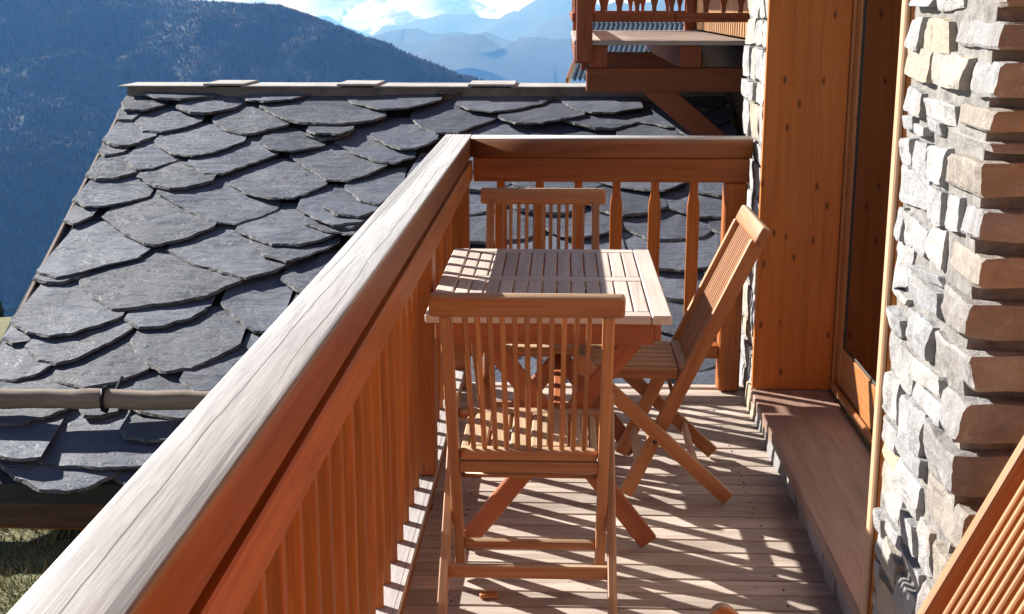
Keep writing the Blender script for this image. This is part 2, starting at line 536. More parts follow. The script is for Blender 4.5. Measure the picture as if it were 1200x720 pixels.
# --- the wood on the near mountain: one mass of conifers and larches
def forest():
    rng = random.Random(5)
    V, F, tint = [], [], []
    n = 0
    cnt = 0
    while cnt < 80000:
        t = rng.random() ** 0.9
        px = rng.uniform(-60, 720)
        y = 4200 + (2100 - 4200) * t
        # lateral position of the picture column at that distance
        base = on_y(px, 200, y).x
        k0 = on_y(-700, 0, 4200).x; k1 = on_y(900, 0, 4200).x
        u = (base - k0) / (k1 - k0)
        if not 0 < u < 1:
            continue
        p = hill_f(u, t)
        cnt += 1
        h = rng.uniform(6, 12) * (1.0 if t > 0.05 else 0.9)
        r = h * rng.uniform(0.2, 0.32)
        tn = 1.0 if rng.random() < 0.30 + 0.5 * fbm(p.x, p.y, 0.0035, 3) + (0.25 if t < 0.25 else 0) else 0.0
        tn = min(1, max(0, tn * rng.uniform(0.5, 1.0)))
        b = len(V)
        ph = rng.random() * 6
        for k in range(5):
            a = ph + k * 1.2566
            V.append((p.x + r * math.cos(a), p.y + r * math.sin(a), p.z - 1 + h * 0.12))
        V.append((p.x, p.y, p.z + h))
        tint += [tn] * 6
        for k in range(5):
            F.append((b + k, b + (k + 1) % 5, b + 5))
    me = bpy.data.meshes.new('forest')
    me.from_pydata(V, [], F)
    at = me.attributes.new('tint', 'FLOAT', 'POINT')
    at.data.foreach_set('value', tint)
    M = NT('conifers_and_larches')
    a = M.n('ShaderNodeAttribute'); a.attribute_name = 'tint'
    c = M.mix(a.outputs['Fac'], (0.018, 0.027, 0.016), (0.11, 0.05, 0.018))
    M.l(c, M.b.inputs['Base Color'])
    M.val(M.b.inputs['Roughness'], 1.0)
    M.val(M.b.inputs['Specular IOR Level'], 0.1)
    me.materials.append(M.m)
    o = obj('forest', me)
    tag(o, 'dark conifer and russet larch wood covering the near mountain', 'forest', kind='stuff')
forest()

# --- haze: the air of the valley
def haze():
    bm = bmesh.new()
    bmesh.ops.create_cube(bm, size=1.0)
    lo, hi = Vector((-42000, -3500, -1150)), Vector((42000, 62000, 620))
    for v in bm.verts:
        v.co = Vector([lo[i] + (v.co[i] + 0.5) * (hi[i] - lo[i]) for i in range(3)])
    M = NT('valley_haze')
    M.t.nodes.remove(M.b)
    pv = M.n('ShaderNodeVolumePrincipled')
    pv.inputs['Color'].default_value = (0.15, 0.41, 1.0, 1)
    pv.inputs['Absorption Color'].default_value = (1, 1, 1, 1)
    pv.inputs['Density'].default_value = 0.56e-4
    pv.inputs['Anisotropy'].default_value = 0.2
    M.l(pv.outputs[0], M.out.inputs['Volume'])
    o = obj('haze', mesh_from_bm('haze', bm, M.m))
    tag(o, 'pale blue haze filling the valley air', 'haze', kind='stuff')
haze()

# ================================================================== DECK
XL, XW, YF = -0.372, 0.735, 5.225       # inner face of side rail, wall line, end of deck
deck = obj('deck', box_mesh(1.0, 1.0, 1.0, MAT['dark_wood'], 0.0))
# joist layer below the planks
deck.data = box_mesh(1.36, 5.9, 0.14, MAT['dark_wood'], 0.0)
deck.location = (0.17, 2.2, -0.105)
tag(deck, kind='structure')
rng = random.Random(3)
y = -0.7
while y < YF - 0.03:
    o = abox('plank', -0.50, 0.86, y, y + 0.0855, -0.030, rng.uniform(-0.0015, 0.0015), MAT['deck'], deck, 0.003)
    o.matrix_basis = Matrix.Translation(-deck.location) @ o.matrix_basis
    y += 0.0925
sbm = bmesh.new()
bmesh.ops.create_cone(sbm, cap_ends=True, segments=8, radius1=0.0034, radius2=0.003, depth=0.002)
screw_me = mesh_from_bm('screw', sbm, MAT['iron'])
srg = random.Random(8)
for i in range(36, 64):
    yy = -0.7 + 0.0925 * i
    for xx in (-0.30, 0.16, 0.62):
        for dy in (0.02, 0.065):
            if srg.random() < 0.4:
                continue
            obj('screw', screw_me, deck, Matrix.Translation(Vector((xx + srg.uniform(-.008, .008), yy + dy + srg.uniform(-.008, .008), 0.0018)) - deck.location))
ed = abox('edge_board', -0.50, 0.86, YF, YF + 0.05, -0.16, 0.006, MAT['deck'], deck, 0.005)
ed.matrix_basis = Matrix.Translation(-deck.location) @ ed.matrix_basis

# ================================================================== RAILINGS
def baluster_mesh(h, w, t, nw, nt_, neck, mat):
    """Flat baluster standing along local X (0..h): wide below, necked at the head and foot, chamfered."""
    key = ('bal', h, w)
    if key in _boxcache:
        return _boxcache[key]
    bm = bmesh.new()
    prof = [(0, nw, nt_), (neck * 0.55, nw, nt_), (neck * 1.25, w, t), (h - neck * 1.35, w, t), (h - neck * 0.6, nw, nt_), (h, nw, nt_)]
    rings = []
    for x, a, b in prof:
        c = min(a, b) * 0.11
        pts = [(-a / 2 + c, -b / 2), (a / 2 - c, -b / 2), (a / 2, -b / 2 + c), (a / 2, b / 2 - c), (a / 2 - c, b / 2), (-a / 2 + c, b / 2), (-a / 2, b / 2 - c), (-a / 2, -b / 2 + c)]
        rings.append([bm.verts.new((x - h / 2, p, q)) for p, q in pts])
    for A, B in zip(rings, rings[1:]):
        for k in range(8):
            bm.faces.new((A[k], A[(k + 1) % 8], B[(k + 1) % 8], B[k]))
    bm.faces.new(rings[0]); bm.faces.new(rings[-1])
    me = mesh_from_bm('baluster', bm, mat)
    _boxcache[key] = me
    return me
def baluster(x, y, z0, z1, w, t, nw, nt_, neck, along, parent):
    a, b = Vector((x, y, z0)), Vector((x, y, z1))
    return obj('baluster', baluster_mesh(z1 - z0, w, t, nw, nt_, neck, MAT['baluster']), parent, frame_matrix(a, b, Vector(along)))

ZC1, ZC0, ZS0 = 1.065, 0.980, 0.893     # cap top, cap underside, sub rail underside
XO = XL - 0.112
side = thing('railing', 'long railing on the open side with a weathered pale top and close-set orange balusters', 'railing')
def cap_mesh(L, W, T, mat):
    bm = bmesh.new()
    bmesh.ops.create_cube(bm, size=1.0)
    for v in bm.verts:
        v.co = Vector((v.co.x * L, v.co.y * W, v.co.z * T))
    es = [e for e in bm.edges if abs(e.verts[0].co.x - e.verts[1].co.x) > 0.1 * L]
    bmesh.ops.bevel(bm, geom=es, offset=0.007, segments=3, affect='EDGES', profile=0.5)
    me = mesh_from_bm('cap', bm, mat)
    for p in me.polygons:
        p.use_smooth = abs(p.normal.x) < 0.5
    return me
cL = YF + 0.055 - (-1.2)
obj('cap', cap_mesh(cL, XL - XO, ZC1 - ZC0, MAT['cap']), side,
    frame_matrix(Vector(((XL + XO) / 2, -1.2, (ZC1 + ZC0) / 2)), Vector(((XL + XO) / 2, YF + 0.055, (ZC1 + ZC0) / 2)), Vector((-1, 0, 0))))
abox('sub_rail', XO + 0.010, XL + 0.008, -1.2, YF - 0.051, ZS0, ZC0 - 0.009, MAT['baluster'], side, 0.004)
abox('joint_strip', XO + 0.030, XL - 0.020, -1.2, YF - 0.06, ZC0 - 0.0085, ZC0 - 0.0005, MAT['dark_wood'], side, 0.0)
abox('bottom_rail', -0.505, -0.402, -1.2, YF - 0.05, 0.045, 0.088, MAT['cap'], side, 0.005)
y = -1.0
post_y = (0.55, 3.965)
while y < YF - 0.1:
    if all(abs(y - p) > 0.085 for p in post_y):
        baluster(-0.462, y, 0.089, ZS0 - 0.001, 0.032, 0.044, 0.022, 0.032, 0.10, (0, 1, 0), side)
    y += 0.1375
for p in post_y:
    abox('post', -0.500, -0.405, p - 0.05, p + 0.05, 0.089, ZS0 - 0.001, MAT['rail'], side, 0.006)
    abox('rail_foot', -0.49, -0.41, p - 0.13, p - 0.09, 0.001, 0.045, MAT['iron'], side, 0.004)

end = thing('railing', 'short railing across the end of the balcony, seen behind the table', 'railing')
YC = YF - 0.005
obj('cap', cap_mesh(0.762 - XL - 0.004, 0.112, ZC1 - ZC0 - 0.004, MAT['cap']), end,
    frame_matrix(Vector((XL + 0.002, YC, (ZC1 + ZC0) / 2 + 0.001)), Vector((0.760, YC, (ZC1 + ZC0) / 2 + 0.001)), Vector((0, 1, 0))))
abox('sub_rail', XL + 0.010, 0.752, YC - 0.050, YC + 0.050, ZS0 - 0.008, ZC0 + 0.002, MAT['rail'], end, 0.003)
abox('bottom_rail', XL - 0.02, 0.656, YC - 0.04, YC + 0.04, 0.145, 0.20, MAT['rail'], end, 0.005)
for x in (-0.252, -0.093, 0.066, 0.221, 0.378, 0.536):
    baluster(x, YC, 0.201, ZS0 - 0.009, 0.050, 0.018, 0.033, 0.016, 0.075, (1, 0, 0), end)
abox('post', 0.657, 0.747, YC - 0.046, YC + 0.044, 0.007, ZS0 - 0.009, MAT['rail'], end, 0.006)
abox('post', XL - 0.10, XL - 0.012, YC - 0.044, YC + 0.044, 0.007, ZS0 - 0.009, MAT['rail'], end, 0.006)

# ================================================================== STONEWORK
def stone_mesh(dims, seed, amp, mat, div=4, roundness=0.25, skew=0.22):
    amp = min(amp, 0.10 * min(dims))
    div += 2
    rg = random.Random(seed)
    bm = bmesh.new()
    bmesh.ops.create_cube(bm, size=1.0)
    bmesh.ops.subdivide_edges(bm, edges=bm.edges[:], cuts=div, use_grid_fill=True)
    off = Vector((rg.uniform(0, 99), rg.uniform(0, 99), rg.uniform(0, 99)))
    dx, dy, dz = dims
    sk = [rg.uniform(-skew, skew) for _ in range(6)]
    for v in bm.verts:
        p = v.co.copy()
        # slightly rounded irregular block
        q = Vector((p.x * (1 + sk[0] * p.z), p.y * (1 + sk[1] * p.z) + sk[3] * 0.4 * p.z, p.z * (1 + sk[2] * p.y) + sk[4] * 0.35 * p.y))
        e = sorted((abs(p.x), abs(p.y), abs(p.z)))
        if e[1] > 0.42:
            q *= 1 - roundness * 0.05 * ((e[1] - 0.3) / 0.2)
        if e[0] > 0.42:
            q *= 1 - roundness * 0.10
        w = Vector((q.x * dx, q.y * dy, q.z * dz))
        nz = mnoise.noise_vector(w * 9 + off) * amp * 0.9 + mnoise.noise_vector(w * 26 + off) * amp * 0.55 + mnoise.noise_vector(w * 70 + off) * amp * 0.35
        v.co = w + nz
    return mesh_from_bm('stone', bm, mat, False)

# --- near pier (between two window recesses)
pier = thing('stone_pier', 'tall pier of pale rubble stone with deep-jointed corner, between door and leaning chair', 'stone pier', (0.74, 2.28, 0))
PX, PY0, PY1 = 0.74, 2.275, 2.835
def sub(o, parent):
    o.matrix_basis = Matrix.Translation(-parent.location) @ o.matrix_basis
    return o
def mortar_mesh(x0, x1, y0, y1, z0, z1, seed=1, amp=0.006, step=0.03):
    bm = bmesh.new()
    bmesh.ops.create_cube(bm, size=1.0)
    d = Vector((x1 - x0, y1 - y0, z1 - z0)); c = Vector(((x0 + x1) / 2, (y0 + y1) / 2, (z0 + z1) / 2))
    for v in bm.verts:
        v.co = Vector((v.co.x * d.x, v.co.y * d.y, v.co.z * d.z)) + c
    # slice into a fine grid
    for ax in range(3):
        n = int(d[ax] / step)
        for i in range(1, n):
            co = Vector((x0, y0, z0)); co[ax] += d[ax] * i / n
            no = Vector((0, 0, 0)); no[ax] = 1
            if ax == 0 and co.x > x0 + 0.12:
                break
            bmesh.ops.bisect_plane(bm, geom=bm.verts[:] + bm.edges[:] + bm.faces[:], plane_co=co, plane_no=no)
    for v in bm.verts:
        v.co += mnoise.noise_vector(v.co * 16 + Vector((seed, 0, 0))) * amp + mnoise.noise_vector(v.co * 45) * amp * 0.6
    return mesh_from_bm('mortar_core', bm, MAT['mortar'])
sub(obj('mortar_core', mortar_mesh(PX + 0.012, 1.35, PY0 + 0.045, PY1, -0.02, 2.9, 2, 0.007, 0.035), pier), pier)
qpx = [-160, -110, -50, 15, 67, 123, 162, 186, 240, 293, 346, 412, 467, 527, 592, 655, 720, 790, 860]
qz = sorted([on_y(1150, p, PY0).z for p in qpx])
qz = [z for z in qz if z > 0.03]
qz = [0.0] + qz
rg = random.Random(11)
for a, b in zip(qz, qz[1:]):
    h = b - a
    ly = rg.uniform(0.10, 0.26)                        # how far the corner stone runs along the lit face
    lx = rg.uniform(0.32, 0.5)
    jx, jy = rg.uniform(-0.012, 0.010), rg.uniform(-0.012, 0.012)
    me = stone_mesh((lx, ly, h - rg.uniform(0.016, 0.030)), rg.random() * 999, 0.0085, MAT['quoin'], 5, 0.35, 0.09)
    sub(obj('stone', me, pier, Matrix.Translation((PX + jx + lx / 2, PY0 + jy + ly / 2, (a + b) / 2)) @ Matrix.Rotation(rg.uniform(-.03, .03), 4, 'X')), pier)
    # second stone along the camera-facing side
    lx2 = 0.30
    me = stone_mesh((lx2, ly, h - 0.02), rg.random() * 999, 0.0085, MAT['quoin'], 3, 0.22)
    sub(obj('stone', me, pier, Matrix.Translation((PX + jx + lx + 0.012 + lx2 / 2, PY0 + 0.01 + ly / 2, (a + b) / 2))), pier)
    # the rest of the lit face: rubble, sometimes two thin stones above each other
    y = PY0 + jy + ly + 0.012
    while y < PY1 - 0.03:
        w = min(rg.uniform(0.09, 0.24), PY1 - y)
        if PY1 - (y + w) < 0.06:
            w = PY1 - y
        parts = [(a, b)] if h < 0.085 or rg.random() < 0.42 else [(a, a + h * rg.uniform(.35, .65))]
        if len(parts) == 1 and parts[0][1] != b:
            parts.append((parts[0][1], b))
        for (z0, z1) in parts:
            dz = rg.uniform(-0.012, 0.012)
            prot = rg.uniform(0.0, 0.012)
            me = stone_mesh((0.11, w - rg.uniform(0.008, 0.018), z1 - z0 - rg.uniform(0.006, 0.016)), rg.random() * 999, 0.0095, MAT['stone'], 4, 0.35)
            sub(obj('stone', me, pier, Matrix.Translation((PX - prot + 0.058, y + w / 2, (z0 + z1) / 2 + dz)) @ Matrix.Rotation(rg.uniform(-.09, .09), 4, 'X')), pier)
        y += w

# --- far wall end
FX, FY0, FY1 = 0.765, 4.80, 5.55
fwall = thing('stone_wall', 'narrow rubble stone wall end beside the end railing and the red boarded lining', 'stone wall', (FX, FY0, 0))
sub(obj('mortar_core', mortar_mesh(FX + 0.018, 1.35, FY0, FY1, -0.4, 2.9, 7, 0.007, 0.04), fwall), fwall)
z = -0.05
rg = random.Random(23)
while z < 2.7:
    h = rg.uniform(0.07, 0.16)
    y = FY0 + 0.002
    while y < FY1 - 0.03:
        w = min(rg.uniform(0.12, 0.28), FY1 - y)
        if FY1 - (y + w) < 0.07:
            w = FY1 - y
        prot = rg.uniform(-0.005, 0.018)
        if y + w > 5.1 and y < 5.28 and z < 1.12:
            prot = -0.006
        me = stone_mesh((0.11, w - 0.014, h - rg.uniform(0.008, 0.016)), rg.random() * 999, 0.009, MAT['stone'], 3, 0.35)
        sub(obj('stone', me, fwall, Matrix.Translation((FX - prot + 0.058, y + w / 2, z + h / 2)) @ Matrix.Rotation(rg.uniform(-.06, .06), 4, 'X')), fwall)
        y += w
    z += h

# ================================================================== DOOR RECESS
XD = 1.052
lining = thing('door_lining', 'tall reddish knotty board lining of the door recess', 'door lining', (0.75, 4.77, 0.14))
bx = [0.738, 0.836, 0.936, 1.036]
for a, b in zip(bx, bx[1:]):
    sub(abox('board', a + 0.0002, b - 0.0002, 4.768, 4.797, 0.141, 2.9, MAT['lining'], lining, 0.0005), lining)
jamb = thing('door_jamb', 'slim upright jamb board edging the pale stone pier', 'door jamb', (0.74, 2.86, 0.0))
sub(abox('edge_strip', 0.732, 0.745, 2.852, 2.888, 0.0, 2.9, MAT['pale_wood'], jamb, 0.004), jamb)
sub(abox('board', 0.7455, 1.085, 2.848, 2.888, 0.142, 2.9, MAT['lining'], jamb, 0.002, along='z'), jamb)

door = thing('glazed_door', 'glazed larch door with a low bottom panel set back in the recess', 'door', (XD, 3.8, 0.141))
def dbox(name, y0, y1, z0, z1, x0, x1, mat, bev=0.004, par=None):
    o = abox(name, x0, x1, y0, y1, z0, z1, mat, par or door, bev)
    return sub(o, door) if par is None else o
dbox('outer_frame', 4.736, 4.767, 0.141, 2.9, XD - 0.015, XD + 0.06, MAT['frame'])
dbox('outer_frame', 2.895, 2.93, 0.141, 2.9, XD - 0.015, XD + 0.06, MAT['frame'])
dbox('stile', 4.672, 4.734, 0.150, 2.85, XD - 0.004, XD + 0.05, MAT['frame'])
dbox('stile', 2.932, 3.01, 0.150, 2.85, XD - 0.004, XD + 0.05, MAT['frame'])
dbox('bottom_rail', 3.012, 4.670, 0.150, 0.335, XD - 0.002, XD + 0.05, MAT['frame'])
dbox('weather_bar', 2.932, 4.734, 0.156, 0.188, XD - 0.026, XD - 0.0045, MAT['frame'], 0.008)
dbox('glazing_bead', 3.012, 4.670, 0.336, 0.346, XD + 0.002, XD + 0.03, MAT['rubber'])
dbox('glazing_bead', 4.660, 4.670, 0.347, 2.80, XD + 0.002, XD + 0.03, MAT['rubber'])
dbox('pane', 3.015, 4.659, 0.347, 2.80, XD + 0.006, XD + 0.014, MAT['glass'], 0.0)
room = abox('room', 1.30, 3.8, 2.9, 4.95, -0.1, 2.9, MAT['room'], None, 0.0)
bpy.data.objects.remove(room)
# the rooms behind the glass: plain walls
for nm, b in (('room_floor', (1.17, 4.2, 2.4, 5.3, 0.08, 0.138)), ('room_back_wall', (4.2, 4.3, 2.4, 5.3, 0.08, 2.9)),
              ('room_side_wall', (1.36, 4.2, 5.31, 5.4, 0.08, 2.9)), ('room_near_wall', (1.36, 4.2, 2.3, 2.39, 0.08, 2.9)),
              ('room_ceiling', (1.17, 4.3, 2.3, 5.4, 2.905, 2.98))):
    tag(abox(nm, *b, MAT['room'], None, 0.0), kind='structure')

step = thing('door_step', 'broad brown timber step along the foot of the door', 'step', (0.735, 3.8, 0))
sub(abox('tread', 0.732, 1.036, 2.895, 4.766, 0.100, 0.140, MAT['step'], step, 0.004, along='y'), step)
rg = random.Random(31)
y = 2.895
while y < 4.76:
    w = min(rg.uniform(0.12, 0.3), 4.765 - y)
    me = stone_mesh((0.10, w - 0.01, 0.096), rg.random() * 999, 0.006, MAT['quoin'], 3, 0.3)
    sub(obj('riser_stone', me, step, Matrix.Translation((0.752 + 0.05 + rg.uniform(0, .012), y + w / 2, 0.049))), step)
    y += w

# ================================================================== CHAIRS
def make_chair(label, loc, rz):
    """Folding slatted chair: front towards local +Y, origin on the floor under the pivot."""
    c = thing('folding_chair', label, 'chair', loc, rz, 'folding teak chairs')
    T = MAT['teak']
    S = lambda u, z, x: Vector((x, -u, z))                 # u = distance towards the back
    foot, top = (-0.115, 0.0), (0.300, 0.885)              # stile: front foot .. head
    def on_stile(z):
        k = (z - foot[1]) / (top[1] - foot[1])
        return foot[0] + (top[0] - foot[0]) * k
    sd = Vector((0, -(top[0] - foot[0]), top[1] - foot[1])).normalized()
    nrm = Vector((1, 0, 0)).cross(sd)                       # in the side plane, across the stile
    for s in (-1, 1):
        x = s * 0.196
        board('stile', S(foot[0] + 0.012, 0.024, x), S(on_stile(0.865), 0.865, x), 0.046, 0.028, T, c, nrm, 0.006, 2)
        x = s * 0.222
        a, b = S(0.228, 0.022, x), S(-0.275, 0.492, x)
        d = (b - a).normalized()
        obj('leg', round_bar_mesh((b - a).length, 0.046, 0.024, T), c, frame_matrix(a, b, Vector((1, 0, 0)).cross(d)))
        pv = tube('pivot_bolt', [S(on_stile(0.2175), 0.2175, s * 0.234), S(on_stile(0.2175), 0.2175, s * 0.2335)], 0.008, MAT['iron'], c, 8)
    # head rail
    hz = 0.886
    hu = on_stile(hz)
    a, b = S(hu, hz, -0.234), S(hu, hz, 0.234)
    board('top_rail', a, b, 0.060, 0.032, T, c, sd, 0.010, 3, True)
    # back slats
    for k in range(11):
        x = (k - 5) * 0.0300
        p0, p1 = S(on_stile(0.452) - 0.004, 0.452, x * 0.96), S(on_stile(0.860), 0.860, x)
        bm_ = board('back_slat', p0, p1, 0.0135, 0.012, T, c, Vector((1, 0, 0)), 0.003, 1)
    # seat
    su0, su1 = -0.262, on_stile(0.44) + 0.012
    board('seat_bar', S(su1 - 0.020, 0.436, -0.181), S(su1 - 0.020, 0.436, 0.181), 0.046, 0.030, T, c, Vector((0, 1, 0)), 0.012, 3, True)
    board('seat_apron', S(su1 - 0.014, 0.402, -0.181), S(su1 - 0.014, 0.402, 0.181), 0.030, 0.020, T, c, Vector((0, 0, 1)), 0.003, 1)
    board('seat_bar', S(su0 + 0.020, 0.440, -0.210), S(su0 + 0.020, 0.440, 0.210), 0.046, 0.026, T, c, Vector((0, 1, 0)), 0.010, 3, True)
    for s in (-1, 1):
        board('seat_side', S(su0 + 0.044, 0.430, s * 0.170), S(su1 - 0.044, 0.428, s * 0.170), 0.034, 0.020, T, c, Vector((0, 0, 1)), 0.003, 1)
    for k in range(6):
        x = (k - 2.5) * 0.0535
        board('seat_slat', S(su0 + 0.044, 0.444, x), S(su1 - 0.044, 0.441, x), 0.046, 0.016, T, c, Vector((1, 0, 0)), 0.004, 1)
    # stretchers
    z = 0.118
    board('stretcher', S(on_stile(z), z, -0.182), S(on_stile(z), z, 0.182), 0.030, 0.018, T, c, sd, 0.003, 1)
    zl = 0.120
    k = (zl - 0.022) / (0.492 - 0.022)
    ul = 0.228 + (-0.275 - 0.228) * k
    board('stretcher', S(ul, zl, -0.211), S(ul, zl, 0.211), 0.036, 0.018, T, c, Vector((0, 0, 1)), 0.003, 1)
    z = 0.36
    tube('seat_rod', [S(on_stile(z) - 0.01, z, -0.181), S(on_stile(z) - 0.01, z, 0.181)], 0.007, T, c, 8)
    return c
def copy_thing(src, label, loc, rz):
    r = src.copy(); COL.objects.link(r)
    r.location = loc; r.rotation_euler = (0, 0, rz); r['label'] = label
    for ch in [o for o in bpy.data.objects if o.parent == src]:
        q = ch.copy(); COL.objects.link(q); q.parent = r; q.matrix_basis = ch.matrix_basis
    return r
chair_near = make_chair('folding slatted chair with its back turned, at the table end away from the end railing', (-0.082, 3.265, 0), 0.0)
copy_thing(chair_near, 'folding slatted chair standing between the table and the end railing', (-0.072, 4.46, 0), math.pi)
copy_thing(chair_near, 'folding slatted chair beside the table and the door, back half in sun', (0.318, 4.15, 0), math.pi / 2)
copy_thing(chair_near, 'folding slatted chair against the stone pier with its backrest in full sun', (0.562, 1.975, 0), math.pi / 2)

# ================================================================== TABLE
tx0, tx1, ty0, ty1, tz = -0.382, 0.308, 3.462, 4.462, 0.742
table = thing('folding_table', 'slatted folding teak table with crossed legs, striped by railing shadows', 'table', ((tx0 + tx1) / 2, (ty0 + ty1) / 2, 0))
G = MAT['teak_grey']
def tb(name, *a, mat=G, bev=0.003, along=None):
    return sub(abox(name, *a, mat, table, bev, along=along), table)
tb('side_board', tx0, tx0 + 0.056, ty0, ty1, tz - 0.026, tz, bev=0.004)
tb('side_board', tx1 - 0.056, tx1, ty0, ty1, tz - 0.026, tz, bev=0.004)
ix0, ix1 = tx0 + 0.0585, tx1 - 0.0585
tym = (ty0 + ty1) / 2
tb('end_board', ix0, ix1, ty0 + 0.0005, ty0 + 0.056, tz - 0.025, tz - 0.0005)
tb('end_board', ix0, ix1, ty1 - 0.056, ty1 - 0.0005, tz - 0.025, tz - 0.0005)
tb('middle_board', ix0, ix1, tym - 0.032, tym + 0.032, tz - 0.025, tz - 0.0005)
ns = 13
pw = (ix1 - ix0) / ns
for k in range(ns):
    xa, xb = ix0 + k * pw + 0.0025, ix0 + (k + 1) * pw - 0.0025
    tb('slat', xa, xb, ty0 + 0.059, tym - 0.035, tz - 0.021, tz - 0.001, bev=0.0025)
    tb('slat', xa, xb, tym + 0.035, ty1 - 0.059, tz - 0.021, tz - 0.001, bev=0.0025)
RW = MAT['teak_red']
for yy in (ty0 + 0.045, ty1 - 0.067):
    tb('apron', tx0 + 0.045, tx1 - 0.045, yy, yy + 0.022, tz - 0.096, tz - 0.0265, mat=RW)
for xx in (tx0 + 0.024, tx1 - 0.046):
    tb('apron', xx, xx + 0.0205, ty0 + 0.045, ty1 - 0.045, tz - 0.085, tz - 0.0265, mat=RW)
cx = (tx0 + tx1) / 2 + 0.03
for yy, off in ((ty0 + 0.10, 0.0), (ty1 - 0.10, 0.0)):
    for s in (-1, 1):
        yo = yy + s * 0.0125
        a, b = Vector((cx + s * 0.275, yo, 0.020)), Vector((cx - s * 0.245, yo, tz - 0.05))
        d = (b - a).normalized()
        sub(board('leg', a, b, 0.058, 0.022, RW, table, Vector((0, 1, 0)).cross(d), 0.005), table)
    zc = 0.020 + (tz - 0.07) * 0.275 / 0.52
    sub(tube('pivot_bolt', [(cx, yy - 0.0245, zc), (cx, yy - 0.024, zc)], 0.008, MAT['iron'], table, 8), table)
sub(board('stretcher', (cx, ty0 + 0.125, 0.375), (cx, ty1 - 0.125, 0.375), 0.03, 0.03, RW, table, (1, 0, 0), 0.004), table)

# small offcut of wood lying on the deck
oc = abox('wood_offcut', -0.217, -0.167, 3.215, 3.245, 0.0025, 0.014, MAT['frame'], None, 0.003)
oc.rotation_euler.z += 0.12
tag(oc, 'small loose offcut of wood lying on the deck boards', 'wood offcut')

# ================================================================== SLATE-ROOFED HOUSE
S_ROOF = 0.35
EAVE = on_y(100, 572, 5.6)
RN = Vector((0, -S_ROOF, 1)).normalized()
UP = Vector((0, 1, S_ROOF)).normalized()
VX = Vector((1, 0, 0))
R0 = Vector((0, EAVE.y, EAVE.z))
def uv(px, py):
    p = onplane(px, py, RN, R0) - R0
    return (p.dot(VX), p.dot(UP))
def from_uv(u, v, h=0.0):
    return R0 + VX * u + UP * v + RN * h
VR = uv(400, 106)[1]                     # ridge
UL0, UL1 = uv(40, 340)[0], uv(155, 108)[0]
UR = 1.22
house = thing('slate_roofed_house', 'low house with a roof of big irregular grey slates below the balcony', 'house', (-1.0, EAVE.y + 0.4, ground_z(-1.0, 6.0)))
HL = house.location.copy()
def hs(o):
    o.matrix_basis = Matrix.Translation(-HL) @ o.matrix_basis
    return o
def verge(v):                            # left edge of the roof, slightly askew as in the photograph
    return uv(0, 430)[0] + (UL1 - uv(0, 430)[0]) * max(0, min(1, (v - 0.75) / (VR - 0.75))) if v > 0.75 else uv(0, 430)[0]
